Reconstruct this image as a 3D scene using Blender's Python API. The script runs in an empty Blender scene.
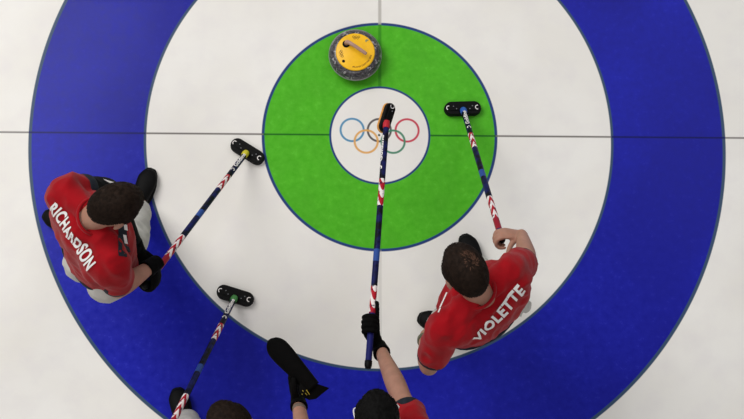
import bpy, bmesh, math, random
from mathutils import Vector, Matrix, Euler, noise
from mathutils.bvhtree import BVHTree
random.seed(7)
S = bpy.context.scene
COL = S.collection
V = Vector

# ------------------------------------------------------------------ camera
F_PX, CAM = 1278.59, V((-.2407605, -1.6941036, 6.5))
ROT = Euler((.1966717, -.0307307, .0002124), 'XYZ')
cd = bpy.data.cameras.new('camera'); cam = bpy.data.objects.new('camera', cd); COL.objects.link(cam)
cam.location = CAM; cam.rotation_euler = ROT
cd.sensor_width = 36; cd.lens = F_PX / 744 * 36; cd.clip_end = 100
S.camera = cam
RM = ROT.to_matrix()

def W(px, py, z):
    """world point at height z seen along a direction of the surveyed photograph"""
    d = RM @ V(((px - 372) / F_PX, -(py - 209.5) / F_PX, -1))
    return CAM + d * ((z - CAM.z) / d.z)

# ------------------------------------------------------------------ world, lights, exposure
w = bpy.data.worlds.new('arena'); S.world = w; w.use_nodes = True
w.node_tree.nodes['Background'].inputs[0].default_value = (.95, .97, 1, 1)
w.node_tree.nodes['Background'].inputs[1].default_value = .26

def area(name, loc, size, power, col=(1, 1, 1), aim=(0, -.5, 0)):
    l = bpy.data.lights.new(name, 'AREA'); l.shape = 'RECTANGLE'; l.size, l.size_y = size
    l.energy = power; l.color = col
    o = bpy.data.objects.new(name, l); COL.objects.link(o); o.location = loc
    o.rotation_euler = (V(aim) - V(loc)).to_track_quat('-Z', 'Y').to_euler()
    return o
area('arena_light', (-6.5, 4.0, 10.5), (7, 7), 1030, (1, .975, .94))
area('arena_light', (5.0, 5.5, 11), (7, 7), 170, (1, .975, .94))
area('arena_light', (-1.0, -8.0, 11), (7, 5), 260, (1, .975, .94))
S.view_settings.view_transform = 'Standard'; S.view_settings.look = 'None'
S.view_settings.gamma = 1; S.view_settings.use_curve_mapping = False
S.view_settings.exposure = 0.08

# ------------------------------------------------------------------ material helpers
def srgb(c):
    return tuple(((v / 255) / 12.92 if v / 255 <= .04045 else ((v / 255 + .055) / 1.055) ** 2.4) for v in c) + (1,)

class NT:
    def __init__(s, name):
        s.m = bpy.data.materials.new(name); s.m.use_nodes = True; s.t = s.m.node_tree
        s.b = s.t.nodes['Principled BSDF']
    def n(s, kind, **kw):
        nd = s.t.nodes.new(kind)
        for k, v in kw.items(): setattr(nd, k, v)
        return nd
    def put(s, sock, val):
        if isinstance(val, bpy.types.NodeSocket): s.t.links.new(val, sock)
        else: sock.default_value = val
    def math(s, op, a, b=0.0, c=None):
        nd = s.n('ShaderNodeMath', operation=op); s.put(nd.inputs[0], a); s.put(nd.inputs[1], b)
        if c is not None: s.put(nd.inputs[2], c)
        return nd.outputs[0]
    def mix(s, f, a, b):
        nd = s.n('ShaderNodeMix', data_type='RGBA'); s.put(nd.inputs[0], f); s.put(nd.inputs[6], a); s.put(nd.inputs[7], b)
        return nd.outputs[2]
    def noise(s, vec, scale, detail=3, rough=.5):
        nd = s.n('ShaderNodeTexNoise'); s.put(nd.inputs['Vector'], vec)
        nd.inputs['Scale'].default_value = scale; nd.inputs['Detail'].default_value = detail
        nd.inputs['Roughness'].default_value = rough
        return nd.outputs['Fac']
    def maprange(s, v, a, b, c, d):
        nd = s.n('ShaderNodeMapRange'); s.put(nd.inputs[0], v)
        for i, x in enumerate((a, b, c, d)): nd.inputs[i + 1].default_value = x
        return nd.outputs[0]
    def bump(s, h, strength, dist):
        nd = s.n('ShaderNodeBump'); nd.inputs['Strength'].default_value = strength
        nd.inputs['Distance'].default_value = dist; s.put(nd.inputs['Height'], h)
        s.t.links.new(nd.outputs[0], s.b.inputs['Normal'])

def mat(name, col, rough=.6, spec=.3, var=.12, nscale=30, bump=0, bscale=200, bdist=.001, sheen=0, sss=0, metal=0):
    t = NT(name); tc = t.n('ShaderNodeTexCoord').outputs['Object']
    c = srgb(col)
    f = t.noise(tc, nscale, 4)
    lo = tuple(x * (1 - var) for x in c[:3]) + (1,); hi = tuple(min(1, x * (1 + var)) for x in c[:3]) + (1,)
    t.put(t.b.inputs['Base Color'], t.mix(t.maprange(f, .3, .7, 0, 1), lo, hi))
    t.b.inputs['Roughness'].default_value = rough
    t.b.inputs['Specular IOR Level'].default_value = spec
    t.b.inputs['Metallic'].default_value = metal
    if sheen: t.b.inputs['Sheen Weight'].default_value = sheen
    if sss:
        t.b.inputs['Subsurface Weight'].default_value = sss; t.b.inputs['Subsurface Scale'].default_value = .01
        t.b.inputs['Subsurface Radius'].default_value = (1, .35, .2)
    if bump: t.bump(t.noise(tc, bscale, 3), bump, bdist)
    return t.m

M = dict(
    red=mat('jersey_red', (150, 6, 19), .75, .1, .14, 14, .5, 320, .0012, .1),
    navy=mat('jersey_trim_navy', (30, 36, 45), .7, .15, .4, 40),
    trousers=mat('trouser_cloth', (188, 186, 180), .8, .15, .06, 18, .4, 260, .001),
    skin=mat('skin', (170, 126, 107), .55, .3, .10, 25, .3, 160, .0008, 0, .12),
    glove=mat('glove_black', (6, 6, 6), .8, .08, .4, 60, .6, 220, .001),
    compression=mat('sleeve_black', (8, 10, 12), .7, .12, .3, 50, .4, 200, .001),
    shoe=mat('shoe_black', (7, 7, 8), .6, .12, .35, 40, .3, 150, .001),
    sole=mat('sole_rubber', (22, 23, 23), .8, .1, .3, 40),
    hairb=mat('hair_dark_brown', (33, 23, 17), .7, .1, .45, 70, .6, 300, .002),
    hairk=mat('hair_black', (9, 8, 8), .7, .1, .4, 70, .6, 300, .002),
    white=mat('print_white', (232, 228, 226), .6, .2, .03),
    eye=mat('eye_white', (225, 222, 218), .25, .5, .02),
    iris=mat('iris_brown', (48, 32, 22), .2, .5, .2, 200),
    lip=mat('lip', (165, 92, 84), .5, .3, .1),
    padhouse=mat('broom_head_plastic', (6, 6, 7), .55, .12, .3, 60),
    pad=mat('broom_pad_fabric', (30, 30, 32), .9, .1, .3, 90, .6, 300, .001),
    padorange=mat('broom_pad_orange', (226, 160, 84), .85, .15, .15, 60),
    ink=mat('print_grey', (120, 122, 126), .5, .3, .1),
    yellow=mat('swivel_yellow', (212, 200, 50), .4, .4, .1),
    green=mat('swivel_green', (60, 130, 62), .4, .4, .1),
    blue=mat('swivel_blue', (44, 90, 180), .4, .4, .1),
    redp=mat('collar_red', (190, 30, 45), .5, .3, .1),
    gold=mat('print_gold', (170, 150, 50), .5, .3, .1),
    bracelet=mat('bracelet_olive', (92, 92, 72), .5, .3, .5, 120),
    tape=mat('wrist_tape', (118, 104, 92), .8, .15, .15, 60),
)

# ------------------------------------------------------------------ the ice sheet, all paint under one surface
def ice_material():
    t = NT('painted_ice')
    tc = t.n('ShaderNodeTexCoord').outputs['Object']
    sp = t.n('ShaderNodeSeparateXYZ'); t.put(sp.inputs[0], tc); x, y = sp.outputs[0], sp.outputs[1]
    def dist(cx, cy):
        a = t.math('SUBTRACT', x, cx); b = t.math('SUBTRACT', y, cy)
        return t.math('SQRT', t.math('ADD', t.math('MULTIPLY', a, a), t.math('MULTIPLY', b, b)))
    def below(v, e, soft=.0022):      # 1 inside, 0 outside with a slightly soft printed edge
        return t.maprange(v, e - soft, e + soft, 1, 0)
    d = dist(0, 0)
    wob = t.noise(tc, 1.6, 3); fine = t.noise(tc, 26, 5, .65); mid = t.noise(tc, 7, 4)
    cloud = t.noise(tc, .9, 4)
    white = t.mix(t.maprange(wob, .35, .65, 0, 1), srgb((232, 229, 223)), srgb((238, 236, 232)))
    white = t.mix(t.maprange(mid, .45, .75, 0, .5), white, srgb((226, 222, 222)))
    bl = t.mix(t.maprange(fine, .25, .78, 0, 1), srgb((25, 31, 156)), srgb((37, 43, 182)))
    bl = t.mix(t.maprange(cloud, .4, .62, 0, .55), bl, srgb((26, 26, 128)))
    gr = t.mix(t.maprange(fine, .25, .78, 0, 1), srgb((72, 170, 34)), srgb((92, 190, 48)))
    gr = t.mix(t.maprange(mid, .38, .7, 0, .4), gr, srgb((74, 160, 38)))
    edge = srgb((60, 82, 108)); edgeb = srgb((44, 66, 122))
    c = t.mix(below(d, 1.829), white, edge)
    c = t.mix(below(d, 1.812), c, bl)
    c = t.mix(below(d, 1.233), c, edge)
    c = t.mix(below(d, 1.219), c, white)
    c = t.mix(below(d, .619), c, edgeb)
    c = t.mix(below(d, .604), c, gr)
    ax = t.math('ABSOLUTE', x); ay = t.math('ABSOLUTE', y)
    # tee line and centre line
    dark = t.mix(below(d, 1.22, .003), srgb((122, 118, 116)), srgb((112, 108, 104)))
    inblue = t.math('MULTIPLY', t.math('GREATER_THAN', d, 1.222), t.math('LESS_THAN', d, 1.829))
    dark = t.mix(inblue, dark, srgb((18, 22, 92)))
    dark = t.mix(t.math('LESS_THAN', d, .61), dark, srgb((34, 104, 34)))
    c = t.mix(below(ay, .0045, .003), c, dark)
    cl = t.mix(t.math('LESS_THAN', d, .61), srgb((176, 172, 166)), srgb((56, 138, 34)))
    cl = t.mix(inblue, cl, srgb((20, 24, 120)))
    c = t.mix(t.math('MULTIPLY', below(ax, .0085, .003), t.maprange(y, -.7, .3, .3, .8)), c, cl)
    c = t.mix(below(d, .2657), c, edgeb)
    c = t.mix(below(d, .2545), c, white)
    # five printed rings on the button
    for (cx, cy, col) in ((-.1455, .0268, (74, 140, 180)), (-.003, .0268, (78, 72, 74)), (.1432, .0268, (198, 52, 78)),
                          (-.0717, -.035, (222, 166, 92)), (.0695, -.035, (66, 132, 104))):
        dd = t.math('ABSOLUTE', t.math('SUBTRACT', dist(cx, cy), .0605))
        c = t.mix(t.math('MULTIPLY', below(dd, .0056, .002), .95), c, srgb(col))
    c = t.mix(below(dist(-.004, .0), .006, .002), c, srgb((30, 50, 40)))
    t.put(t.b.inputs['Base Color'], c)
    t.b.inputs['IOR'].default_value = 1.31
    t.b.inputs['Specular IOR Level'].default_value = .22
    t.put(t.b.inputs['Roughness'], t.maprange(fine, .3, .7, .16, .3))
    peb = t.noise(tc, 120, 2)
    t.bump(t.math('ADD', t.math('MULTIPLY', peb, .6), mid), .25, .0016)
    return t.m

def add_mesh(name, bm, m, parent=None, smooth=True, base=None):
    me = bpy.data.meshes.new(name)
    bmesh.ops.recalc_face_normals(bm, faces=bm.faces)
    bm.to_mesh(me); bm.free()
    if smooth:
        me.polygons.foreach_set('use_smooth', [True] * len(me.polygons))
    me.materials.append(m)
    o = bpy.data.objects.new(name, me); COL.objects.link(o)
    if parent:
        o.parent = parent
        b = base if base is not None else V((0, 0, 0))
        if b.length: me.transform(Matrix.Translation(-b))
    return o

def thing(name, label, cat, loc, group=None):
    o = bpy.data.objects.new(name, None); o.empty_display_size = .1; COL.objects.link(o)
    o.location = loc; o['label'] = label; o['category'] = cat
    if group: o['group'] = group
    return o

bm = bmesh.new()
bmesh.ops.create_grid(bm, x_segments=2, y_segments=2, size=30)
fl = add_mesh('floor', bm, ice_material(), smooth=False); fl['kind'] = 'structure'

# ------------------------------------------------------------------ shape helpers
def catmull(P, n):
    """P: list of tuples of floats; returns n samples per span"""
    out = []
    for i in range(len(P) - 1):
        p0 = P[max(i - 1, 0)]; p1 = P[i]; p2 = P[i + 1]; p3 = P[min(i + 2, len(P) - 1)]
        for k in range(n):
            u = k / n
            out.append(tuple(.5 * ((2 * b) + (-a + c) * u + (2 * a - 5 * b + 4 * c - d) * u * u + (-a + 3 * b - 3 * c + d) * u ** 3)
                             for a, b, c, d in zip(p0, p1, p2, p3)))
    out.append(tuple(P[-1]))
    return out

def loft(bm, pts, rad, wide=(1, 0, 0), n=20, sub=5, cap='round'):
    """tube through pts; rad = r or (a, b) with a along 'wide'; wide may be a list"""
    rows = []
    for i, p in enumerate(pts):
        r = rad[i] if isinstance(rad, (list, tuple)) and not (len(rad) == 2 and isinstance(rad[0], float) and len(pts) != 2 and not isinstance(rad[1], tuple)) else rad
        a, b = (r if isinstance(r, (tuple, list)) else (r, r))
        wv = wide[i] if isinstance(wide, list) else wide
        rows.append(tuple(p) + (a, b) + tuple(wv))
    rows = catmull(rows, sub) if len(rows) > 1 else rows
    C = [V(r[:3]) for r in rows]; A = [r[3] for r in rows]; B = [r[4] for r in rows]; WD = [V(r[5:8]) for r in rows]
    rings = []
    def frame(i):
        t = (C[min(i + 1, len(C) - 1)] - C[max(i - 1, 0)]).normalized()
        wv = WD[i] - t * WD[i].dot(t)
        if wv.length < 1e-4: wv = t.orthogonal()
        wv.normalize(); return t, wv, t.cross(wv)
    def ring(c, wv, bv, a, b):
        rings.append([bm.verts.new(c + wv * a * math.cos(2 * math.pi * k / n) + bv * b * math.sin(2 * math.pi * k / n)) for k in range(n)])
    t, wv, bv = frame(0)
    if cap == 'round':
        for q in (80, 55, 30):
            s, c_ = math.sin(math.radians(q)), math.cos(math.radians(q)); ring(C[0] - t * min(A[0], B[0]) * s, wv, bv, A[0] * c_, B[0] * c_)
    for i in range(len(C)):
        t, wv, bv = frame(i); ring(C[i], wv, bv, A[i], B[i])
    if cap == 'round':
        for q in (30, 55, 80):
            s, c_ = math.sin(math.radians(q)), math.cos(math.radians(q)); ring(C[-1] + t * min(A[-1], B[-1]) * s, wv, bv, A[-1] * c_, B[-1] * c_)
    for r0, r1 in zip(rings, rings[1:]):
        for k in range(n): bm.faces.new((r0[k], r0[(k + 1) % n], r1[(k + 1) % n], r1[k]))
    if cap != 'open':
        bm.faces.new(rings[0]); bm.faces.new(list(reversed(rings[-1])))
    return rings

def ell(bm, c, axes, r):
    """ellipsoid, axes = 3 unit vectors, r = 3 radii"""
    g = bmesh.ops.create_uvsphere(bm, u_segments=20, v_segments=14, radius=1)
    m = Matrix([[axes[j][i] * r[j] for j in range(3)] + [c[i]] for i in range(3)] + [[0, 0, 0, 1]])
    bmesh.ops.transform(bm, matrix=m, verts=g['verts'])

def organic(name, bm, m, parent, base, voxel, smooth=6, amp=0, freq=9, octave=.35, stretch=None):
    """fuse all overlapping volumes into one continuous surface; optional cloth folds"""
    bmesh.ops.recalc_face_normals(bm, faces=bm.faces)
    me = bpy.data.meshes.new(name); bm.to_mesh(me); bm.free()
    o = bpy.data.objects.new(name, me); COL.objects.link(o)
    r = o.modifiers.new('r', 'REMESH'); r.mode = 'VOXEL'; r.voxel_size = voxel
    s = o.modifiers.new('s', 'SMOOTH'); s.factor = .5; s.iterations = smooth
    dg = bpy.context.evaluated_depsgraph_get()
    nm = bpy.data.meshes.new_from_object(o.evaluated_get(dg)); o.modifiers.clear()
    o.data = nm; nm.name = name; bpy.data.meshes.remove(me)
    if amp:
        sd = random.uniform(0, 50)
        nrm = [v.normal.copy() for v in nm.vertices]
        for v, nv_ in zip(nm.vertices, nrm):
            p = v.co * freq; p = V((p.x, p.y, p.z * .7)) + V((sd, 0, 0))
            q = noise.noise_vector(p * .5) * 1.1
            f1 = 1 - abs(noise.noise(p + q)) * 2.6
            f2 = 1 - abs(noise.noise(p * 2.3 - q)) * 2.6
            v.co += nv_ * amp * (f1 * .75 + f2 * octave)
    nm.polygons.foreach_set('use_smooth', [True] * len(nm.polygons))
    nm.materials.clear(); nm.materials.append(m)
    bvh = BVHTree.FromPolygons([v.co.copy() for v in nm.vertices], [tuple(p.vertices) for p in nm.polygons])
    if parent:
        o.parent = parent; nm.transform(Matrix.Translation(-base))
    return o, bvh

def text_bm(body, size=1, bold=.0, spacing=1.0):
    cu = bpy.data.curves.new('lettering', 'FONT'); cu.body = body; cu.size = size; cu.offset = bold; cu.space_character = spacing
    cu.resolution_u = 4; cu.fill_mode = 'FRONT'
    o = bpy.data.objects.new('lettering', cu); COL.objects.link(o)
    dg = bpy.context.evaluated_depsgraph_get()
    me = bpy.data.meshes.new_from_object(o.evaluated_get(dg))
    bpy.data.objects.remove(o); bpy.data.curves.remove(cu)
    b = bmesh.new(); b.from_mesh(me); bpy.data.meshes.remove(me)
    xs = [v.co.x for v in b.verts]; ys = [v.co.y for v in b.verts]
    x0, x1, y0, y1 = min(xs), max(xs), min(ys), max(ys)
    for v in b.verts: v.co = V(((v.co.x - x0) / (x1 - x0), (v.co.y - y0) / (y1 - y0), 0))
    bmesh.ops.triangulate(b, faces=b.faces)
    for _ in range(2):
        bmesh.ops.subdivide_edges(b, edges=[e for e in b.edges if e.calc_length() > .02], cuts=1)
        bmesh.ops.triangulate(b, faces=b.faces)
    return b            # unit square

def decal(name, b, origin, dx, dy, bvh, m, parent, base, off=.0025, thick=.0012):
    """lay a flat print (unit square coordinates) on a curved surface: origin + u*dx + v*dy, pressed along its normal"""
    n = dx.cross(dy).normalized()
    for v in b.verts:
        p = origin + dx * v.co.x + dy * v.co.y
        h = bvh.ray_cast(p + n * .25, -n, .6)
        q = h[0] if h[0] else bvh.find_nearest(p)[0]
        v.co = q + n * off
    return add_mesh(name, b, m, parent, False, base)

# ------------------------------------------------------------------ hands
def hand_parts(bm, G, s, A, N, r, grow=0.0, thumb='wrap', size=1.0, skew=0.0):
    """right volumes of a hand gripping a bar: G bar centre, s thumb side along the bar, A wrist to knuckle, N palm to bar"""
    k = size
    def L(a, n_, s_): return G + A * a * k + N * n_ * k + s * s_ * k + s * (skew * min(0, a + .01) * k)
    R = r / k + .0095
    loft(bm, [L(-.085, -R - .006, 0), L(-.05, -R - .006, .002), L(-.012, -R - .008, 0), L(.012, -R - .004, 0)],
         [((.028 + grow) * k, (.019 + grow) * k), ((.037 + grow) * k, (.017 + grow) * k), ((.041 + grow) * k, (.015 + grow) * k), ((.038 + grow) * k, (.012 + grow) * k)], wide=tuple(s), sub=4)
    for j, (so, ln) in enumerate(((.033, .95), (.011, 1.05), (-.011, 1.0), (-.032, .82))):
        rr = (.0092 if j < 3 else .008) + grow
        pts = [L(.006, -R - .003, so * .9), L(.006 + .022 * ln, -R * .75, so), L(.006 + .026 * ln, R * .35, so), L(.012 * ln, R + .001, so * 1.02), L(-.012 * ln, R * .95, so * 1.02)]
        loft(bm, pts, [rr * k * 1.1, rr * k * 1.05, rr * k, rr * k * .95, rr * k * .85], wide=tuple(s), n=10, sub=4)
    if thumb == 'wrap':
        pts = [L(-.06, -R, .02), L(-.035, -R * .3, .045), L(-.022, R * .7, .046), L(.002, R * 1.15, .040)]
    else:
        pts = [L(-.055, -R, .022), L(-.032, -R * .2, .05), L(-.018, R * .3, .08), L(-.01, R * .5, .105)]
    loft(bm, pts, [(.016 + grow) * k, (.013 + grow) * k, (.0115 + grow) * k, (.0095 + grow) * k], wide=tuple(s), n=10, sub=4)

def open_hand(bm, Wp, A, N, T, grow=0.0):
    """relaxed, slightly curled hand: Wp wrist, A forward, N palm normal, T thumb side"""
    def L(a, n_, t_): return Wp + A * a + N * n_ + T * t_
    loft(bm, [L(0, 0, 0), L(.035, 0, .002), L(.07, .002, 0), L(.092, .004, 0)],
         [(.028 + grow, .019 + grow), (.038 + grow, .016 + grow), (.042 + grow, .014 + grow), (.039 + grow, .011 + grow)], wide=tuple(T), sub=4)
    for so, ln in ((.033, .92), (.011, 1.05), (-.011, 1.0), (-.032, .78)):
        pts = [L(.085, .003, so * .9), L(.085 + .038 * ln, .012, so), L(.085 + .06 * ln, .03, so * 1.05), L(.085 + .066 * ln, .05, so * 1.06)]
        loft(bm, pts, [.0095 + grow, .009 + grow, .0085 + grow, .0075 + grow], wide=tuple(T), n=10, sub=4)
    loft(bm, [L(.02, .004, .022), L(.045, .014, .046), L(.07, .024, .056), L(.09, .03, .056)],
         [.016 + grow, .0125 + grow, .011 + grow, .009 + grow], wide=tuple(T), n=10, sub=4)

def perp(v, s): return (v - s * v.dot(s)).normalized()

# ------------------------------------------------------------------ brooms
def shaft_material(f0=.86, f1=1.04, f2=1.13):
    t = NT('broom_handle_print')
    tc = t.n('ShaderNodeTexCoord').outputs['Object']
    sp = t.n('ShaderNodeSeparateXYZ'); t.put(sp.inputs[0], tc)
    x, y, z = sp.outputs
    ang = t.math('ARCTAN2', y, x)
    f = z
    zig = t.math('ABSOLUTE', t.math('SINE', t.math('MULTIPLY', ang, 1.0)))
    zz = t.math('ADD', f, t.math('MULTIPLY', zig, -.05))
    st = t.math('GREATER_THAN', t.math('FRACT', t.math('DIVIDE', zz, .078)), .5)
    navy = t.mix(t.maprange(t.noise(tc, 26, 4), .42, .6, 0, 1), srgb((9, 10, 22)), srgb((20, 26, 86)))
    flag = t.mix(st, srgb((176, 26, 44)), srgb((236, 230, 228)))
    star = t.math('GREATER_THAN', t.noise(tc, 60, 1), .63)
    flag = t.mix(t.math('MULTIPLY', star, .8), flag, srgb((44, 24, 50)))
    def band(a, b): return t.math('MULTIPLY', t.math('GREATER_THAN', f, a), t.math('LESS_THAN', f, b))
    c = t.mix(band(.262, .40), navy, flag)
    c = t.mix(band(.62, .68), c, srgb((46, 78, 150)))
    c = t.mix(band(f0, f1), c, flag)
    c = t.mix(band(f1, f2), c, srgb((150, 30, 48)))
    c = t.mix(band(f2, 1.4), c, srgb((24, 28, 96)))
    t.put(t.b.inputs['Base Color'], c); t.b.inputs['Roughness'].default_value = .5; t.b.inputs['Specular IOR Level'].default_value = .12
    return t.m
SHAFT = shaft_material(); SHAFT_D = shaft_material(.80, .925, .93)

def rounded_slab(bm, L_, w_, z0, z1, n=10, taper=.004):
    """stadium-shaped slab along x"""
    def outline(l, w__):
        pts = []
        for sgn in (1, -1):
            for k in range(n + 1):
                a = -math.pi / 2 + math.pi * k / n
                pts.append((sgn * (l / 2 - w__ / 2) + sgn * math.cos(a) * w__ / 2, sgn * math.sin(a) * w__ / 2))
        return pts
    rings = []
    for z, d in ((z0, taper), (z0 + (z1 - z0) * .2, 0), (z0 + (z1 - z0) * .75, 0), (z1, taper)):
        rings.append([bm.verts.new((p[0], p[1], z)) for p in outline(L_ - 2 * d, w_ - 2 * d)])
    for r0, r1 in zip(rings, rings[1:]):
        m = len(r0)
        for k in range(m): bm.faces.new((r0[k], r0[(k + 1) % m], r1[(k + 1) % m], r1[k]))
    bm.faces.new(rings[-1]); bm.faces.new(list(reversed(rings[0])))

def arc_mark(bm, cx, cy, z, r0, r1, a0, a1, n=10):
    for k in range(n):
        u, v = a0 + (a1 - a0) * k / n, a0 + (a1 - a0) * (k + 1) / n
        bm.faces.new([bm.verts.new((cx + r * math.cos(a), cy + r * math.sin(a), z)) for r, a in ((r0, u), (r1, u), (r1, v), (r0, v))])

def broom(label, P0, P1, head_dir, head_up, swivel, padm, length, text=True, hs=(.192, .072), join=(0, 0), roll=None, shift=0.0, padt=.016, cs=1.0):
    """P0 foot of the handle on the head, P1 a point further up the handle"""
    P0, P1 = V(P0), V(P1)
    root = thing('curling_broom', label, 'broom', P0, 'curling brooms')
    zax = (P1 - P0).normalized()
    # handle with its local z along the shaft; x faces up so the lettering reads from above
    up = V(roll) if roll else V((0, 0, 1)); xa = perp(up, zax); ya = zax.cross(xa)
    rot = Matrix((xa, ya, zax)).transposed()
    b = bmesh.new()
    length -= shift
    loft(b, [V((0, 0, .012 - shift)), V((0, 0, length * .5)), V((0, 0, length * .93)), V((0, 0, length))],
         [(.0142, .0142), (.0145, .0145), (.0145, .0145), (.0135, .0135)], n=24, sub=10, cap='flat')
    h = add_mesh('handle', b, SHAFT_D if shift else SHAFT, root); h.rotation_euler = rot.to_euler(); h.location = zax * shift
    b = bmesh.new()
    loft(b, [V((0, 0, length - .012)), V((0, 0, length + .008)), V((0, 0, length + .022))], [(.0165, .0165), (.0165, .0165), (.012, .012)], n=20, sub=3, cap='flat')
    e = add_mesh('end_cap', b, M['padhouse'], h); e['label'] = 'black rubber end cap'
    b = bmesh.new()
    loft(b, [V((0, 0, -.004 - shift)), V((0, 0, .012 - shift)), V((0, 0, .034 - shift))], [(.017 * cs, .017 * cs), (.0185 * cs, .0185 * cs), (.0158, .0158)], n=20, sub=3, cap='flat')
    c = add_mesh('swivel_collar', b, M[swivel], h); c['label'] = {'yellow': 'yellow', 'green': 'green', 'blue': 'blue', 'redp': 'red'}[swivel] + ' swivel collar at the head'
    if text:
        for body, a0, a1, half in (('Goldline', .032, .172, .75), ):
            tb = text_bm(body, bold=.035)
            for v in tb.verts:
                u, q = v.co.x, v.co.y
                th = (q - .45) * 2 * half
                v.co = V((.0152 * math.cos(th), .0152 * math.sin(th), a1 - u * (a1 - a0)))
            add_mesh('lettering', tb, M['white'], h, False)['label'] = 'white maker lettering on the navy handle'
        tb = bmesh.new()
        for k in range(14):
            a = math.radians(40 + 280 * k / 14); a2 = math.radians(40 + 280 * (k + 1) / 14)
            q = []
            for rr, aa in ((.006, a), (.0115, a), (.0115, a2), (.006, a2)):
                th = rr * math.sin(aa) / .0145
                q.append(tb.verts.new((.0153 * math.cos(th), .0153 * math.sin(th), .205 + rr * math.cos(aa))))
            tb.faces.new(q)
        add_mesh('round_logo', tb, M['white'], h, False)
    # head
    hz = V(head_up).normalized(); hx = perp(V(head_dir), hz); hy = hz.cross(hx)
    hr = Matrix((hx, hy, hz)).transposed()
    b = bmesh.new(); rounded_slab(b, hs[0], hs[1], -.012, .008, 12, .003)
    # raised rib and centre boss
    rounded_slab(b, hs[0] * .80, hs[1] * .42, .007, .0125, 8, .002)
    g = bmesh.ops.create_cone(b, cap_ends=True, segments=24, radius1=.022, radius2=.016, depth=.014)
    bmesh.ops.translate(b, vec=(join[0], join[1], .015), verts=g['verts'])
    H = add_mesh('broom_head', b, M['padhouse'], root, False); H.rotation_euler = hr.to_euler()
    off = hr @ V((join[0], join[1], .020)); H.location = -off
    H['label'] = 'black oval broom head'
    b = bmesh.new(); rounded_slab(b, hs[0] + .004, hs[1] + .004, -.011 - padt, -.011, 12, .005)
    add_mesh('pad', b, M[padm], H, False)
    for sx in (1, -1):
        b = bmesh.new()
        arc_mark(b, sx * hs[0] * .395, 0, .0132, .0085, .0125, math.radians(70), math.radians(250) if sx < 0 else math.radians(290))
        add_mesh('round_logo', b, M['white'], H, False)
    for xx, yy in ((-.05, .008), (.05, .008), (-.034, -.006), (.036, -.007)):
        b = bmesh.new(); g = bmesh.ops.create_cone(b, cap_ends=True, segments=10, radius1=.0032, radius2=.0026, depth=.003)
        bmesh.ops.translate(b, vec=(xx, yy, .0135), verts=g['verts']); add_mesh('screw', b, M['ink'], H, False)
    return root, zax

def ground_dir(p, q): return (W(*q, 0) - W(*p, 0)).normalized()
def lerp(a, b, t): return a + (b - a) * t

A0, A1 = W(246, 153, .05), W(153.5, 275, .90)
ba, sa = broom('curling broom with yellow collar reaching from the left player to the white ice', A0, A1,
               ground_dir((236, 142), (262, 158)), (0, 0, 1), 'yellow', 'pad', 1.27, join=(.004, -.016))
B0, B1 = W(463.3, 110, .05), W(503, 243, .93)
bb, sb = broom('curling broom with blue collar, its oval head on the green ring', B0, B1,
               ground_dir((445, 107), (480, 106)), (0, 0, 1), 'blue', 'pad', 1.195, join=(.0, -.016))
C0, C1 = W(234.5, 298, .05), W(168, 432, .92)
bc, sc_ = broom('curling broom with green collar, handle rising past a black shoe at the bottom edge', C0, C1,
                ground_dir((219, 290), (254, 301)), (0, 0, 1), 'green', 'pad', 1.24, join=(.004, -.016))
D0, D1 = W(386.5, 122, .62), W(368, 368, .92)
dl = (D1 - D0).length
bd, sd_ = broom('raised curling broom with orange pad edge held over the five printed rings', D0, D1,
                (W(397, 101, .64) - W(381, 128, .60)), (.52, -.10, .74), 'redp', 'padorange', dl - .02, hs=(.150, .058), join=(-.030, .010), roll=(-.9, 0, .42), shift=.045, padt=.011, cs=.9)

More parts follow.
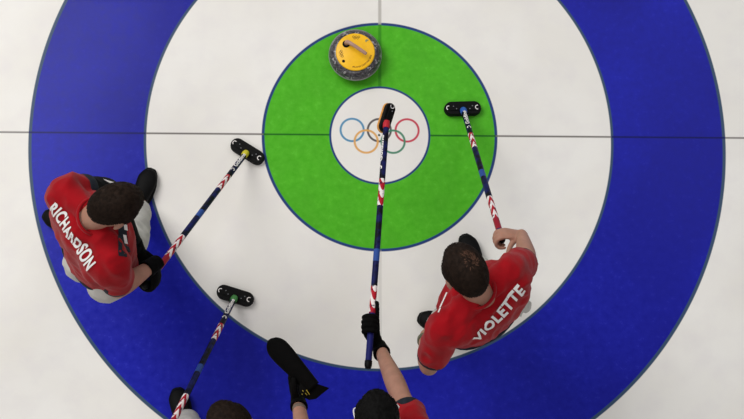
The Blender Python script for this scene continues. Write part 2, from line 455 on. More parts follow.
# ------------------------------------------------------------------ the stone
def stone(x, y):
    root = thing('curling_stone', 'grey granite curling stone with a yellow top and pinkish handle', 'curling stone', (x, y, 0))
    t = NT('granite'); tc = t.n('ShaderNodeTexCoord').outputs['Object']
    v = t.n('ShaderNodeTexVoronoi'); v.inputs['Scale'].default_value = 75; t.put(v.inputs['Vector'], tc)
    c = t.mix(t.maprange(t.noise(tc, 90, 4, .7), .4, .62, 0, 1), srgb((40, 38, 43)), srgb((96, 93, 97)))
    c = t.mix(t.math('GREATER_THAN', t.noise(tc, 45, 3), .60), c, srgb((150, 148, 150)))
    t.put(t.b.inputs['Base Color'], c); t.b.inputs['Roughness'].default_value = .28
    prof = [(.0, .0), (.062, .0), (.066, .003), (.085, .012), (.110, .022), (.128, .036), (.1375, .052), (.139, .060), (.1375, .069), (.130, .086), (.116, .100), (.104, .1065), (.0, .1065)]
    def lathe(bm, prof, n=64):
        rings = []
        for r, z in prof:
            rings.append([bm.verts.new((0, 0, z))] if r == 0 else [bm.verts.new((r * math.cos(2 * math.pi * k / n), r * math.sin(2 * math.pi * k / n), z)) for k in range(n)])
        for r0, r1 in zip(rings, rings[1:]):
            for k in range(n):
                a = r0[k % len(r0)], r0[(k + 1) % len(r0)], r1[(k + 1) % len(r1)], r1[k % len(r1)]
                bm.faces.new(list(dict.fromkeys(a)))
    b = bmesh.new(); lathe(b, prof); add_mesh('granite_body', b, t.m, root)
    b = bmesh.new(); lathe(b, [(.1372, .052), (.1398, .054), (.1400, .060), (.1398, .066), (.1372, .068)])
    add_mesh('striking_band', b, mat('band_pale', (150, 148, 148), .7, .2, .15, 60), root)['label'] = 'pale worn striking band'
    b = bmesh.new(); lathe(b, [(0, .105), (.097, .105), (.1025, .108), (.101, .1125), (.096, .1145), (0, .1150)])
    cap = add_mesh('handle_plate', b, mat('stone_yellow', (252, 192, 10), .4, .4, .06, 30), root)
    cap['label'] = 'bright yellow round cover plate'
    # gooseneck handle: rises near the rim, runs across to the lower right
    d = V((.83, -.56, 0)).normalized(); sd = V((-d.y, d.x, 0))
    n0 = V((-.046, .044, .114))
    b = bmesh.new()
    loft(b, [n0, n0 + V((0, 0, .022)), n0 + d * .012 + V((0, 0, .040)), n0 + d * .04 + V((0, 0, .048)), n0 + d * .08 + V((0, 0, .047)), n0 + d * .118 + V((0, 0, .043))],
         [(.0125, .012), (.0115, .011), (.011, .010), (.0095, .008), (.0095, .008), (.009, .0075)], wide=tuple(sd), n=16)
    add_mesh('handle', b, mat('stone_handle', (176, 138, 122), .4, .35, .08), root)['label'] = 'pinkish grey gooseneck handle'
    b = bmesh.new(); g = bmesh.ops.create_cone(b, cap_ends=True, segments=28, radius1=.021, radius2=.017, depth=.008)
    bmesh.ops.translate(b, vec=n0 + V((-.002, -.002, .003)), verts=g['verts'])
    add_mesh('neck_washer', b, M['padhouse'], root)['label'] = 'black washer round the handle neck'
    # prints on the plate: two sets of small rings, dark sensor dot, teal mark, curved word line
    def rings5(cx, cy, rot, sc):
        b = bmesh.new()
        for (px, py) in ((-2.3, .5), (0, .5), (2.3, .5), (-1.15, -.55), (1.15, -.55)):
            X, Y = px * sc, py * sc
            arc_mark(b, cx + X * math.cos(rot) - Y * math.sin(rot), cy + X * math.sin(rot) + Y * math.cos(rot), .1156, sc * .72, sc * 1.02, 0, 2 * math.pi, 14)
        add_mesh('ring_emblem', b, mat('print_dark', (90, 60, 30), .5, .3, .2), cap, False)
    rings5(.004, .078, .0, .0062); rings5(-.074, -.012, -1.35, .0062)
    b = bmesh.new(); arc_mark(b, -.062, -.052, .1156, 0.0005, .008, 0, 2 * math.pi, 14); add_mesh('sensor_dot', b, M['padhouse'], cap, False)
    b = bmesh.new(); arc_mark(b, .060, .060, .1156, .003, .008, 0, 4.4, 10); add_mesh('teal_mark', b, mat('print_teal', (70, 130, 120), .5, .3, .1), cap, False)
    tb = text_bm('MILANO CORTINA 2026', bold=.01)
    for v in tb.verts:
        a = math.radians(-100 + 88 * v.co.x); r = .083 + .008 * (1 - v.co.y) - .004
        v.co = V((r * math.cos(a), r * math.sin(a), .1157))
    add_mesh('curved_lettering', tb, mat('print_brown', (110, 62, 20), .5, .3, .2), cap, False)
sp = W(355.2, 55.3, .055)
stone(sp.x, sp.y)

# ------------------------------------------------------------------ people
def shoe(root, base, toe, heel, ankle, side, label=None):
    """toe and heel on the ice"""
    toe, heel = V(toe), V(heel); t = (toe - heel); t.z = 0; Ln = t.length; t.normalize(); s = V((-t.y, t.x, 0)); z = V((0, 0, 1))
    h0 = heel.copy(); h0.z = 0
    b = bmesh.new()
    def p(u, h): return h0 + t * (u * Ln) + z * h
    loft(b, [p(.10, .045), p(.22, .052), p(.42, .046), p(.62, .040), p(.80, .035), p(.90, .031)],
         [(.033, .036), (.037, .042), (.040, .036), (.050, .030), (.050, .025), (.038, .020)], wide=tuple(s), n=20)
    loft(b, [p(.20, .05), p(.22, .08), V(ankle) * 1.0 if ankle is not None else p(.22, .12)], [(.034, .045), (.036, .045), (.038, .044)], wide=tuple(s), n=18)
    o, bv = organic('shoe', b, M['shoe'], root, base, .004, 5)
    if label: o['label'] = label
    # sole
    b = bmesh.new(); n = 28; rings = []
    for zz, g in ((.0, .0), (.003, .003), (.014, .003), (.017, .0)):
        ring = []
        for k in range(n):
            a = 2 * math.pi * k / n; u = .5 + .5 * math.cos(a)
            wd = (.033 + .018 * max(0, math.sin(math.pi * min(1, max(0, (u - .25) / .9))))) * (abs(math.sin(a)) ** .6) * (1 if math.sin(a) >= 0 else -1)
            c = h0 + t * (u * Ln) + s * (wd + math.copysign(g, wd)) + t * (g * math.cos(a)); c.z = zz
            ring.append(b.verts.new(c))
        rings.append(ring)
    for r0, r1 in zip(rings, rings[1:]):
        for k in range(n): b.faces.new((r0[k], r0[(k + 1) % n], r1[(k + 1) % n], r1[k]))
    b.faces.new(rings[-1]); b.faces.new(list(reversed(rings[0])))
    so = add_mesh('sole', b, M['sole'], o, True, base)
    return o

def head_frame(face, pitch):
    f = V((face[0], face[1], 0)).normalized(); r = V((f.y, -f.x, 0))
    a = math.radians(pitch); f2 = f * math.cos(a) - V((0, 0, 1)) * math.sin(a); u = r.cross(f2)
    return f2, r, u

def hair(root, base, H, f, r, u, m, seed, bald=0.0, longer=0.0, strands=5200):
    rnd = random.Random(seed)
    def mask(d):           # d in head frame (r, f, u) unit; >0 where hair grows
        x, y, z = d
        top = z - .30 - .48 * max(0, y) ** 1.0
        side = -.1
        if y < .42: side = z + .02 + .55 * max(0, y + .1) - (.0 if abs(x) < .75 else .0)
        nape = z + .18 - .48 * y - .5 * max(0, abs(x) - .5) if y < 0 else -1
        m_ = max(top, min(side, .6), nape if y < -.15 else -1)
        return m_
    def rad(d, e): return H + r * d[0] * (.074 + e * .8) + f * (d[1] * (.105 + e) - .004) + u * (d[2] * (.102 + e) + .022)
    b = bmesh.new(); nu, nv = 72, 44; grid = []
    for j in range(nv + 1):
        th = math.pi * j / nv; row = []
        for i in range(nu):
            ph = 2 * math.pi * i / nu
            d = (math.sin(th) * math.cos(ph), math.sin(th) * math.sin(ph), math.cos(th))
            k = min(1, max(0, mask(d) * 6))
            tt = .010 + longer + .004 * max(0, d[2]) + .0045 * noise.noise(V(d) * 7 + V((seed, 0, 0)))
            row.append(b.verts.new(rad(d, tt * k - .016 * (1 - k))))
        grid.append(row)
    for j in range(nv):
        for i in range(nu): b.faces.new((grid[j][i], grid[j][(i + 1) % nu], grid[j + 1][(i + 1) % nu], grid[j + 1][i]))
    bmesh.ops.remove_doubles(b, verts=b.verts, dist=1e-5)
    # locks lying over the scalp, spreading from the crown
    crown = V((.12, -.45, .88)).normalized()
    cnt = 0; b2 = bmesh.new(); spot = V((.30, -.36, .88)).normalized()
    while cnt < strands:
        d = V((rnd.gauss(0, 1), rnd.gauss(0, 1), rnd.gauss(0, 1)))
        if d.length < .1: continue
        d.normalize()
        if mask(d) < .06: continue
        cnt += 1
        away = (d - crown); away -= d * away.dot(d)
        if away.length < .02: away = d.orthogonal()
        away.normalize(); sw = d.cross(away)
        dirv = (away + sw * (.55 + rnd.uniform(-.35, .35))).normalized()
        ln = rnd.uniform(.14, .30) * (1 + longer * 30); wv = d.cross(dirv) * rnd.uniform(.010, .020)
        lift = rnd.uniform(.002, .007) + longer * .6
        pts = []
        for q, (s_, e_, ww) in enumerate(((0, .007, 1), (.5, .010, .8), (1, .008, 0))):
            dd = (d + dirv * ln * s_).normalized(); e = longer + e_ + lift * math.sin(s_ * 2.2) * .8
            k = min(1, max(0, mask(dd) * 7 + .4)); e *= k
            if ww: pts.append((rad((dd - wv * ww), e), rad((dd + wv * ww), e)))
            else: pts.append((rad(dd, e),))
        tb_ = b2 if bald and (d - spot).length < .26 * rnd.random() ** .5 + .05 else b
        v = [tb_.verts.new(p) for pr in pts for p in pr]
        tb_.faces.new((v[0], v[1], v[3], v[2])); tb_.faces.new((v[2], v[3], v[4]))
    me_o = add_mesh('hair', b, m, root, True, base)
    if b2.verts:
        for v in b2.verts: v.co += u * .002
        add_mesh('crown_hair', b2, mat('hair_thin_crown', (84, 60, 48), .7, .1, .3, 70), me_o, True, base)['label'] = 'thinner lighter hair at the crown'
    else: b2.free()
    return me_o

def person(label, J, hairm, seed):
    """J: dictionary of joints in world space"""
    ft = [(J['toeL'] + J['heelL']) / 2, (J['toeR'] + J['heelR']) / 2]
    base = (ft[0] + ft[1]) / 2; base.z = 0
    root = thing('person', label, 'person', base, 'curlers in red shirts')
    hips = (J['hipR'] - J['hipL']).normalized(); shs = (J['shR'] - J['shL']).normalized()
    P, N0, H = J['pelvis'], J['neck'], J['head']
    f, r, u = head_frame(J['face'], J['pitch'])
    chest = lerp(P, N0, .68) + J.get('bow', V((0, 0, 0)))
    waist = lerp(P, N0, .32) + J.get('bow', V((0, 0, 0))) * .6
    back = [tuple(hips), tuple(lerp(hips, shs, .4)), tuple(lerp(hips, shs, .8)), tuple(shs), tuple(shs)]
    # ---- skin: one continuous body
    b = bmesh.new()
    loft(b, [P, waist, chest, lerp(chest, N0, .6), N0], [(.155, .105), (.14, .10), (.145, .10), (.11, .07), (.055, .055)], wide=back, n=24)
    sk = H - f * .012 - u * .07
    loft(b, [N0 - (sk - N0) * .25, lerp(N0, sk, .5), sk + u * .03], [(.062, .06), (.056, .058), (.058, .06)], wide=tuple(r), n=20)
    ell(b, H + u * .022 - f * .004, (r, f, u), (.074, .105, .102))
    ell(b, H - u * .048 + f * .026, (r, f, u), (.060, .070, .072))
    ell(b, H - u * .094 + f * .062, (r, f, u), (.028, .026, .022))           # chin
    ell(b, H + u * .026 + f * .082, (r, f, u), (.052, .018, .012))           # brow
    loft(b, [H + u * .018 + f * .094, H - u * .012 + f * .108, H - u * .026 + f * .112], [.008, .012, .014], wide=tuple(r), n=12)
    for sg in (-1, 1):
        ell(b, H - u * .030 + f * .104 + r * .010 * sg, (r, f, u), (.009, .010, .008))
        ell(b, H - u * .020 + f * .072 + r * .040 * sg, (r, f, u), (.020, .018, .020))
        ell(b, H - u * .006 - f * .006 + r * .080 * sg, (r, f, u), (.009, .019, .032))
    ell(b, H - u * .058 + f * .092, (r, f, u), (.024, .012, .012))
    for sd, sg in (('L', -1), ('R', 1)):
        sh, el, wr, G = J['sh' + sd], J['el' + sd], J['wr' + sd], J['hand' + sd]
        loft(b, [lerp(N0, sh, .3), sh, lerp(sh, el, .35), lerp(sh, el, .7), el], [.036, .046, .046, .043, .041], n=18)
        loft(b, [el, lerp(el, wr, .28), lerp(el, wr, .7), wr], [(.041, .041), (.046, .042), (.036, .032), (.030, .024)], wide=tuple(G['T']), n=18)
        if G['grip']:
            hand_parts(b, G['G'], G['T'], G['A'], G['N'], G['r'], 0, G.get('thumb', 'wrap'), 1.0, G.get('skew', 0))
        else:
            open_hand(b, wr, G['A'], G['N'], G['T'])
        hp, kn, an = J['hip' + sd], J['kn' + sd], J['an' + sd]
        loft(b, [hp, lerp(hp, kn, .5), kn, lerp(kn, an, .3), an], [.08, .068, .052, .052, .036], n=18)
        toe, heel = J['toe' + sd], J['heel' + sd]
        loft(b, [an, lerp(heel, toe, .45) + V((0, 0, .045)), lerp(heel, toe, .82) + V((0, 0, .033))], [(.034, .034), (.030, .024), (.028, .014)], wide=tuple(V((0, 0, 1)).cross(toe - heel).normalized()), n=14)
    body, bvb = organic('body', b, M['skin'], root, base, .0045, 4)
    # ---- eyes and mouth
    for sg in (-1, 1):
        e = H + f * .0815 + r * .030 * sg + u * .004
        b = bmesh.new(); ell(b, e, (r, f, u), (.0115, .0115, .0085)); eo = add_mesh('eye', b, M['eye'], root, True, base)
        b = bmesh.new(); ell(b, e + f * .0088, (r, f, u), (.0048, .0036, .0048)); add_mesh('iris', b, M['iris'], eo, True, base)
    b = bmesh.new(); loft(b, [H - u * .058 + f * .104 - r * .022, H - u * .0565 + f * .1085, H - u * .058 + f * .104 + r * .022], [(.003, .002), (.0045, .0065), (.003, .002)], wide=tuple(f), n=10)
    add_mesh('lips', b, M['lip'], root, True, base)
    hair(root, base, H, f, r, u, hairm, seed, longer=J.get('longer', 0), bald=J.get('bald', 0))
    # ---- jersey
    b = bmesh.new()
    hem = P + (P - waist).normalized() * J.get('hem', .06)
    loft(b, [hem, P, waist, chest, lerp(chest, N0, .55), lerp(chest, N0, .9)], [(.195, .145), (.188, .138), (.172, .130), (.186, .138), (.165, .108), (.098, .092)],
         wide=[tuple(hips)] + back, n=28, cap='flat')
    bk = J.get('back', V((0, 0, 0)))
    tx = (N0 - P).normalized()
    loft(b, [lerp(J['shL'], N0, .05) + bk * .6 - tx * .03, chest * .5 + N0 * .5 + bk - tx * .07, lerp(J['shR'], N0, .05) + bk * .6 - tx * .03],
         [(.085, .072), (.125, .098), (.085, .072)], wide=tuple(tx), n=24)
    loft(b, [lerp(J['shL'], chest, .35) + bk - tx * .06, chest + bk * 1.1 - tx * .05, lerp(J['shR'], chest, .35) + bk - tx * .06],
         [(.11, .085), (.13, .10), (.11, .085)], wide=tuple(tx), n=24)
    sleeve = {}
    for sd in 'LR':
        sh, el = J['sh' + sd], J['el' + sd]
        k = J['sleeve' + sd]
        end = lerp(sh, el, k); sleeve[sd] = (sh, el, k)
        loft(b, [lerp(N0, sh, .16), lerp(N0, sh, .72), sh, lerp(sh, el, k * .5), end], [.050, .060, .066, .066, .065], n=20, cap='flat')
    jersey, bvj = organic('jersey', b, M['red'], root, base, .0065, 7, amp=.009, freq=6.5, octave=.6)
    ax = (sk - N0).normalized()
    b = bmesh.new()
    cb = N0 + ax * J.get('collar', -.002)
    cu, cv = perp(r, ax), ax.cross(perp(r, ax)); nk = 36
    rg = [cb + ax * .012 + cu * math.cos(2 * math.pi * k / nk) * .074 + cv * math.sin(2 * math.pi * k / nk) * .072 for k in range(nk)]
    vs = [[b.verts.new(p + (p - cb - ax * .012).normalized() * .006 * math.cos(2 * math.pi * q / 8) + ax * .010 * math.sin(2 * math.pi * q / 8)) for q in range(8)] for p in rg]
    for k in range(nk):
        for q in range(8): b.faces.new((vs[k][q], vs[(k + 1) % nk][q], vs[(k + 1) % nk][(q + 1) % 8], vs[k][(q + 1) % 8]))
    add_mesh('collar', b, M['red'], root, True, base)
    b = bmesh.new()
    d = (hem - P).normalized()
    loft(b, [hem - d * .012, hem + d * .004, hem + d * .016], [(.199, .149), (.201, .151), (.199, .149)], wide=tuple(hips), n=40, sub=3, cap='flat')
    for v in b.verts: v.co += V((noise.noise(v.co * 9), noise.noise(v.co * 9 + V((5, 0, 0))), noise.noise(v.co * 9 + V((9, 0, 0))))) * .010
    add_mesh('hem_band', b, M['navy'], root, True, base)['label'] = 'dark hem band of the jersey'
    for sd in 'LR':
        sh, el, k = sleeve[sd]
        d = (el - sh).normalized(); e = lerp(sh, el, k)
        b = bmesh.new(); loft(b, [e - d * .030, e - d * .008, e + d * .012], [(.066, .066), (.0685, .0685), (.0665, .0665)], n=28, sub=3, cap='flat')
        add_mesh('sleeve_cuff', b, M['navy'], root, True, base)['label'] = 'dark sleeve cuff'
        if J.get('comp' + sd):
            wr = J['wr' + sd]; b = bmesh.new()
            loft(b, [lerp(sh, el, k * .9), el, lerp(el, wr, .3), lerp(el, wr, .95)], [.056, .050, .051, .037], n=20)
            o_, bvs = organic('arm_sleeve', b, M['compression'], root, base, .005, 5, amp=.002, freq=14)
            o_['label'] = 'tight black arm sleeve'
            if 'markA' in J:
                q = bmesh.new()      # curved white mark on the sleeve
                N_ = 14
                top = [(i / N_, .35 + .5 * (i / N_) ** 1.5) for i in range(N_ + 1)]
                bot = [(i / N_, .35 - .75 * math.sin(math.pi * min(1, (i / N_) * 1.25)) * .45 + .5 * (i / N_) ** 2.2) for i in range(N_ + 1)]
                for i in range(N_):
                    q.faces.new([q.verts.new((*p_, 0)) for p_ in (bot[i], bot[i + 1], top[i + 1], top[i])])
                decal('sleeve_logo', q, J['markA'][0], J['markA'][1], J['markA'][2], bvs, M['white'], o_, base)
    # ---- trousers
    b = bmesh.new()
    loft(b, [lerp(P, waist, .55), P, P - (waist - P) * .45], [(.158, .115), (.175, .130), (.165, .128)], wide=tuple(hips), n=26)
    bt = J.get('butt')
    if bt is not None:
        for sg in (-1, 1): ell(b, bt + hips * .07 * sg, (hips, perp(V((0, 0, 1)), hips), hips.cross(perp(V((0, 0, 1)), hips))), tuple(q_ * J.get('br', 1) for q_ in (.092, .11, .10)))
    for sd in 'LR':
        hp, kn, an = J['hip' + sd], J['kn' + sd], J['an' + sd]
        dn = (kn - an).normalized()
        loft(b, [hp, lerp(hp, kn, .5), kn, lerp(kn, an, .45), an + dn * .06, an - V((0, 0, .01))], [.104, .092, .078, .072, .066, .064], n=22, cap='flat')
    tr, bvt = organic('trousers', b, M['trousers'], root, base, .0065, 6, amp=.008, freq=8)
    # ---- shoes, gloves
    for sd in 'LR':
        shoe(root, base, J['toe' + sd], J['heel' + sd], J['an' + sd] + V((0, 0, .0)), sd)
        G = J['hand' + sd]
        if G.get('glove'):
            wr, el = J['wr' + sd], J['el' + sd]
            b = bmesh.new(); dd = (el - wr).normalized()
            if G['grip']: hand_parts(b, G['G'], G['T'], G['A'], G['N'], G['r'] + .001, .0022, G.get('thumb', 'wrap'), 1.0, G.get('skew', 0))
            else: open_hand(b, wr, G['A'], G['N'], G['T'], .003)
            loft(b, [wr - dd * .03, wr, wr + dd * G.get('cuff', .045)], [(.036, .030), (.037, .033), (.041, .039)], wide=tuple(G['T']), n=18, cap='flat')
            g_, _ = organic('glove', b, M['glove'], root, base, .0030, 3, amp=.0012, freq=40)
            g_['label'] = 'black leather glove'
            G['obj'] = g_; G['bvh'] = _
    J['bvj'] = bvj; J['bvb'] = bvb; J['jersey'] = jersey
    return root, base

def grip(el, G, s, right, pref, r=.0145, thumb='wrap', glove=True, cuff=.045, Aoff=None, skew=0):
    """build hand data; pref = rough palm-to-bar direction"""
    A = perp(Aoff if Aoff is not None else (G - el), s)
    N = s.cross(A).normalized()
    if N.dot(pref) < 0: N = -N
    T = (-N).cross(A) * (1 if right else -1)
    R = r + .0095
    wr = G - A * .088 - N * (R + .006) - T.normalized() * skew * .078
    return dict(skew=skew, grip=True, G=G, A=A, N=N, T=T.normalized(), r=r, thumb=thumb, glove=glove, cuff=cuff), wr

def free(wr, A, N, right, glove=False):
    A = A.normalized(); N = perp(N, A); T = (-N).cross(A) * (1 if right else -1)
    return dict(grip=False, A=A, N=N, T=T.normalized(), glove=glove)

DOWN = V((0, 0, -1))
def print_name(J, body, pxs, base_px, root, base, h):
    """name across the back, laid on the cloth between two surveyed ends"""
    bv = J['bvj']
    def hit(px, py):
        for k in range(30):
            d = (W(px + (pxs[3][0] - px) * k * .03, py + (pxs[3][1] - py) * k * .03, 0) - CAM).normalized(); q = bv.ray_cast(CAM, d)
            if q[0]: return q[0], q[1]
    a, na = hit(*pxs[0]); c, nc = hit(*pxs[1]); t, nt_ = hit(*pxs[2])
    dx = c - a; mid = (a + c) / 2; dy = (t - mid); dy = dy - dx.normalized() * dy.dot(dx.normalized())
    tb = text_bm(body, bold=.04, spacing=1.12)
    dy = dy.normalized() * h
    # letters follow the curve of the yoke
    n = dx.cross(dy).normalized()
    for v in tb.verts:
        uu = v.co.x; v.co.y += 4 * uu * (1 - uu) * base_px
    return decal('name_print', tb, a, dx, dy, bv, M['white'], J['jersey'], base, off=.0055)

# ---- left player
J = dict(pelvis=W(102, 254, .90), neck=W(93, 217, 1.40), head=W(113.5, 207, 1.50), face=(.92, .40), pitch=46,
         shL=W(67, 190, 1.34), shR=W(114, 263, 1.34), elL=W(108, 190, 1.12), elR=W(118, 289, 1.11),
         hipL=W(94, 246, .86), hipR=W(114, 264, .86), knL=W(88, 240, .48), knR=W(131, 240, .50),
         anL=W(72, 228, .10), anR=W(138, 211, .10), toeR=W(152, 169, .0), heelR=W(135, 222, 0), toeL=W(44, 214, 0), heelL=W(92, 238, 0),
         sleeveL=.42, sleeveR=.70, compL=True, hem=.035)
J['butt'] = W(97, 270, .83); J['br'] = 1.0; J['back'] = (W(82, 240, 1.2) - W(90, 233, 1.2))
J['handR'], J['wrR'] = grip(J['elR'], lerp(A0, A1, 1.0) + sa * .045, sa, True, DOWN, Aoff=V((.25, .05, -1)))
J['wrL'] = W(137, 251, .93)
J['handL'] = free(J['wrL'], W(149, 266, .875) - J['wrL'], V((.3, -.2, -1)), False, True)
J['markA'] = (W(104, 182, 1.18), W(119, 186, 1.18) - W(104, 182, 1.18), W(104, 176, 1.18) - W(104, 182, 1.18))
ra, rb = person('person in red shirt bending forward on the left side of the blue ring', J, M['hairb'], 3)
print_name(J, 'RICHARDSON', ((51, 209.5), (88, 271), (74, 236), (90, 225)), .10, ra, rb, .066)
b = bmesh.new(); bmesh.ops.create_grid(b, x_segments=12, y_segments=2, size=.5)
for v in b.verts: v.co = V((v.co.x + .5, v.co.y + .5, 0))
o_ = W(134, 264, 1.2)
sp_ = decal('side_panel', b, o_, W(131, 226, 1.2) - o_, W(127, 264, 1.2) - o_, J['bvj'], M['navy'], J['jersey'], rb, off=.003)
sp_['label'] = 'dark panel down the front edge of the jersey'
for y0, y1 in ((236, 230), (249, 241)):
    b = bmesh.new(); bmesh.ops.create_grid(b, x_segments=4, y_segments=1, size=.5)
    for v in b.verts: v.co = V((v.co.x + .5, v.co.y + .5, 0))
    o_ = W(132.5, y0, 1.2); decal('white_patch', b, o_, W(131.5, y1, 1.2) - o_, W(130, y0, 1.2) - o_, J['bvj'], M['white'], J['jersey'], rb, off=.0045)

# ---- right player
J = dict(pelvis=W(478, 310, .95), neck=W(479, 293, 1.42), head=W(465, 272, 1.56), face=(-.52, .85), pitch=28,
         shL=W(446, 325, 1.37), shR=W(511, 271, 1.37), elL=W(429, 366, 1.12), elR=W(527, 260, 1.12),
         hipL=W(464, 321, .90), hipR=W(488, 303, .90), knL=W(452, 318, .50), knR=W(480, 278, .50),
         anL=W(439, 325, .10), anR=W(478, 268, .10), toeR=W(463, 235, 0), heelR=W(484, 284, 0), toeL=W(418, 317, 0), heelL=W(466, 334, 0),
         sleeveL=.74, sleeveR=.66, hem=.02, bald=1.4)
J['butt'] = W(486, 308, .86); J['br'] = .8; J['back'] = (W(497, 309, 1.2) - W(488, 300, 1.2))
J['handR'], J['wrR'] = grip(J['elR'], lerp(B0, B1, 1.0) - sb * .03, sb, True, DOWN, glove=False, thumb='along', Aoff=V((-1, .45, -.3)))
J['wrL'] = W(425.5, 338, .92)
J['handL'] = free(J['wrL'], W(438, 318, .74) - J['wrL'], V((.4, -.2, -1)), False)
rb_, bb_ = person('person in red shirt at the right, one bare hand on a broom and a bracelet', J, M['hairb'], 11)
print_name(J, 'VIOLETTE', ((476, 341.5), (525, 290.5), (492, 307), (480, 295)), -.06, rb_, bb_, .060)
b = bmesh.new(); bmesh.ops.create_grid(b, x_segments=8, y_segments=2, size=.5)
for v in b.verts: v.co = V((v.co.x + .5, v.co.y + .5, 0))
o_ = W(439, 304, 1.25); decal('side_panel', b, o_, W(443, 284, 1.25) - o_, W(434, 304, 1.25) - o_, J['bvj'], M['navy'], J['jersey'], bb_, off=.003)['label'] = 'dark panel at the front of the jersey'
b = bmesh.new(); bmesh.ops.create_grid(b, x_segments=14, y_segments=1, size=.5)
for v in b.verts: v.co = V((v.co.x + .5, v.co.y + .5, 0))
o_ = W(438.5, 313, 1.4); decal('piping', b, o_, W(449, 290, 1.4) - o_, W(437.3, 312.6, 1.4) - o_, J['bvj'], M['white'], J['jersey'], bb_, off=.003)['label'] = 'thin white piping over the left shoulder'
b = bmesh.new(); d = (J['wrL'] - J['elL']).normalized(); c = lerp(J['elL'], J['wrL'], .93)
loft(b, [c - d * .012, c + d * .012], [(.038, .034), (.037, .032)], wide=tuple(J['handL']['T']), n=24, sub=3, cap='flat')
add_mesh('bracelet', b, M['bracelet'], rb_, True, bb_)['label'] = 'patterned olive band round the left wrist'

b = bmesh.new()
loft(b, [W(500, 300, 1.03), W(508, 305, 1.02), W(516, 308, .98), W(521, 311, .93)], [(.030, .012), (.036, .018), (.038, .020), (.028, .014)], wide=(.8, .6, 0), n=20)
loft(b, [W(506, 300, 1.03), W(517, 303, 1.01), W(525, 305, .96), W(526, 309, .90)], [(.024, .012), (.030, .016), (.030, .018), (.020, .012)], wide=(.3, .9, 0), n=20)
cl_, _ = organic('waist_cloth', b, M['trousers'], rb_, bb_, .004, 4, amp=.007, freq=26, octave=.6)
cl_['label'] = 'rumpled white cloth sticking out at the waist'

# ---- player at the bottom left (mostly below the frame)
J = dict(pelvis=W(252, 486, .92), neck=W(240, 452, 1.42), head=W(232, 430, 1.55), face=(-.5, .86), pitch=24,
         shL=W(214, 466, 1.38), shR=W(262, 456, 1.38), elL=W(190, 470, 1.12), elR=W(258, 452, 1.10),
         hipL=W(240, 490, .88), hipR=W(264, 482, .88), knL=W(198, 452, .48), knR=W(262, 452, .48),
         anL=W(186, 422, .10), anR=W(258, 452, .10), toeL=W(177, 388, 0), heelL=W(188, 436, 0), toeR=W(246, 436, 0), heelR=W(266, 484, 0),
         sleeveL=.7, sleeveR=.6, hem=.04, longer=.004)
J['handL'], J['wrL'] = grip(J['elL'], C1 + sc_ * .02, sc_, False, DOWN, Aoff=V((-.7, .5, -.2)))
J['handR'], J['wrR'] = grip(J['elR'], C1 + sc_ * .13, sc_, True, DOWN, Aoff=V((-1, -.1, -.3)))
J['elR'] = (J['shR'] + J['wrR']) / 2 + V((.06, -.06, -.16)); J['elL'] = (J['shL'] + J['wrL']) / 2 + V((-.03, -.07, -.2))
person('person with curly brown hair cut off by the bottom edge beside the green-collared broom', J, M['hairb'], 21)

# ---- player at the bottom centre, arm stretched up the sheet
J = dict(pelvis=W(362, 470, .98), neck=W(378, 443, 1.48), head=W(377, 419, 1.60), face=(-.05, 1), pitch=22,
         shL=W(338, 456, 1.42), shR=W(418, 440, 1.42), elL=W(306, 455, 1.14), elR=W(401, 396, 1.18),
         hipL=W(350, 474, .92), hipR=W(378, 470, .92), knL=W(346, 468, .5), knR=W(376, 462, .5),
         anL=W(344, 470, .10), anR=W(372, 466, .10), toeL=W(338, 440, 0), heelL=W(346, 488, 0), toeR=W(376, 438, 0), heelR=W(374, 488, 0),
         sleeveL=.8, sleeveR=.62, hem=.04)
s_ = -sd_
Gd = lerp(D0, D1, (331 - 122) / (368 - 122) - .01)
J['handR'], J['wrR'] = grip(J['elR'], Gd, sd_, True, V((-.6, 0, .8)), thumb='along', Aoff=V((-.75, .3, .6)), skew=1.0)
J['handR']['A'] = J['handR']['A']
gz = .92
g_toe, g_heel = W(271, 341.5, gz), W(313, 388, gz)
gax = (g_heel - g_toe).normalized()
J['wrL'] = W(298.5, 403, .885)
J['handL'] = free(J['wrL'], W(289, 367, .86) - J['wrL'], V((.9, 0, .4)), False, True); J['handL']['cuff'] = .03
rd, bd_ = person('person with black hair at the bottom centre stretching an arm up to the raised broom', J, M['hairk'], 31)
wv, ev = J['wrL'], J['elL']; d = (ev - wv).normalized(); b = bmesh.new()
loft(b, [wv + d * .035, wv + d * .06], [(.032, .028), (.034, .030)], wide=tuple(J['handL']['T']), n=24, sub=3, cap='flat')
add_mesh('wrist_tape', b, M['tape'], rd, True, bd_)['label'] = 'greyish wrap above the left glove'
f, r, u = head_frame(J['face'], J['pitch']); H = J['head']
b = bmesh.new(); loft(b, [H - r * .082 + u * .01, H - r * .087 + f * .03 + u * .012, H - r * .076 + f * .050 + u * .006, H + f * .102 - u * .012, H + r * .080 + f * .055, H + r * .080 + f * .03 + u * .008, H + r * .078 + u * .01],
     [(.0022, .003)] * 7, wide=tuple(u), n=8, sub=3)
add_mesh('glasses', b, M['white'], rd, True, bd_)['label'] = 'white glasses frame'

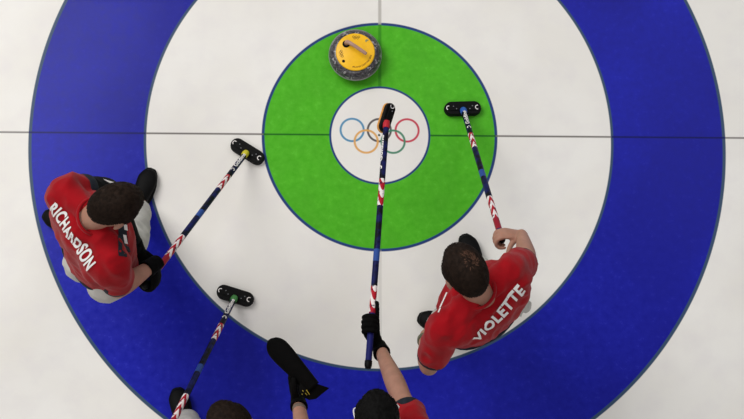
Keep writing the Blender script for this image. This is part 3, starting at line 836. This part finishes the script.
# ------------------------------------------------------------------ rubber shoe gripper in the left glove
def gripper():
    root = thing('shoe_gripper', 'long black rubber shoe cover with a flared heel held in a black glove', 'shoe cover', g_toe)
    side = V((0, 0, 1)).cross(gax).normalized(); side = perp(side, gax)
    upv = gax.cross(side); upv = upv if upv.z > 0 else -upv
    up2 = (upv * .95 + side * -.25).normalized(); sd2 = perp(side, up2)
    L_ = (g_heel - g_toe).length
    def q(u, s, h): return g_toe + gax * (u * L_) + sd2 * s + up2 * h
    def half(u): return .048 * math.sqrt(max(0, 1 - max(0, (.2 - u) / .24) ** 2)) * (1 - .32 * max(0, min(1, (u - .3) / .7)))
    b = bmesh.new()
    n = 30; prev = None
    prof = []
    for j in range(n + 1):
        u = -.035 + 1.035 * j / n; hw = max(.006, half(u))
        # cross-section of an upside-down cover: sole on top, curled rim below, hollow
        sec = [(-hw * .80, .016), (-hw * .4, .020), (0, .021), (hw * .4, .020), (hw * .80, .016), (hw, .004), (hw * .98, -.016), (hw * .86, -.028),
               (hw * .80, -.026), (hw * .88, -.012), (hw * .86, .0), (hw * .6, .008), (0, .010), (-hw * .6, .008), (-hw * .86, .0), (-hw * .88, -.012), (-hw * .80, -.026), (-hw * .86, -.028), (-hw * .98, -.016), (-hw, .004)]
        ring = [b.verts.new(q(u, s, h)) for s, h in sec]
        if prev:
            m_ = len(ring)
            for k in range(m_): b.faces.new((prev[k], prev[(k + 1) % m_], ring[(k + 1) % m_], ring[k]))
        else: b.faces.new(ring)
        prev = ring
    b.faces.new(list(reversed(prev)))
    add_mesh('cover', b, mat('gripper_rubber', (6, 6, 6), .8, .08, .3, 30, .4, 90, .001), root, True, g_toe)
    # flared heel tab
    z = .0
    def fp(px, py, dz): return W(px, py, gz + dz)
    out = [(301, 377), (310, 380), (318, 384), (329.5, 388), (322, 394), (316, 399), (309, 400), (303, 397), (299, 388)]
    b = bmesh.new()
    top = [b.verts.new(fp(x, y, .012 - .02 * (i in (3, 4, 5, 6)))) for i, (x, y) in enumerate(out)]
    bot = [b.verts.new(fp(x, y, .002 - .02 * (i in (3, 4, 5, 6)))) for i, (x, y) in enumerate(out)]
    b.faces.new(top); b.faces.new(list(reversed(bot)))
    for k in range(len(out)): b.faces.new((top[k], bot[k], bot[(k + 1) % len(out)], top[(k + 1) % len(out)]))
    bmesh.ops.triangulate(b, faces=b.faces)
    hp = add_mesh('heel_tab', b, mat('gripper_tab', (9, 9, 8), .8, .08, .3, 30), root, False, g_toe)
    hp['label'] = 'flared black heel tab with gold marks'
    b = bmesh.new()
    for a, c in (((302.5, 390.5), (307, 395)), ((306.5, 390), (309.5, 394.5)), ((302, 394), (304, 397))):
        loft(b, [fp(*a, .012), fp(*c, .008)], [(.0022, .001), (.0016, .001)], wide=tuple(side), n=8, sub=2)
    add_mesh('gold_mark', b, M['gold'], hp, True, g_toe)
gripper()
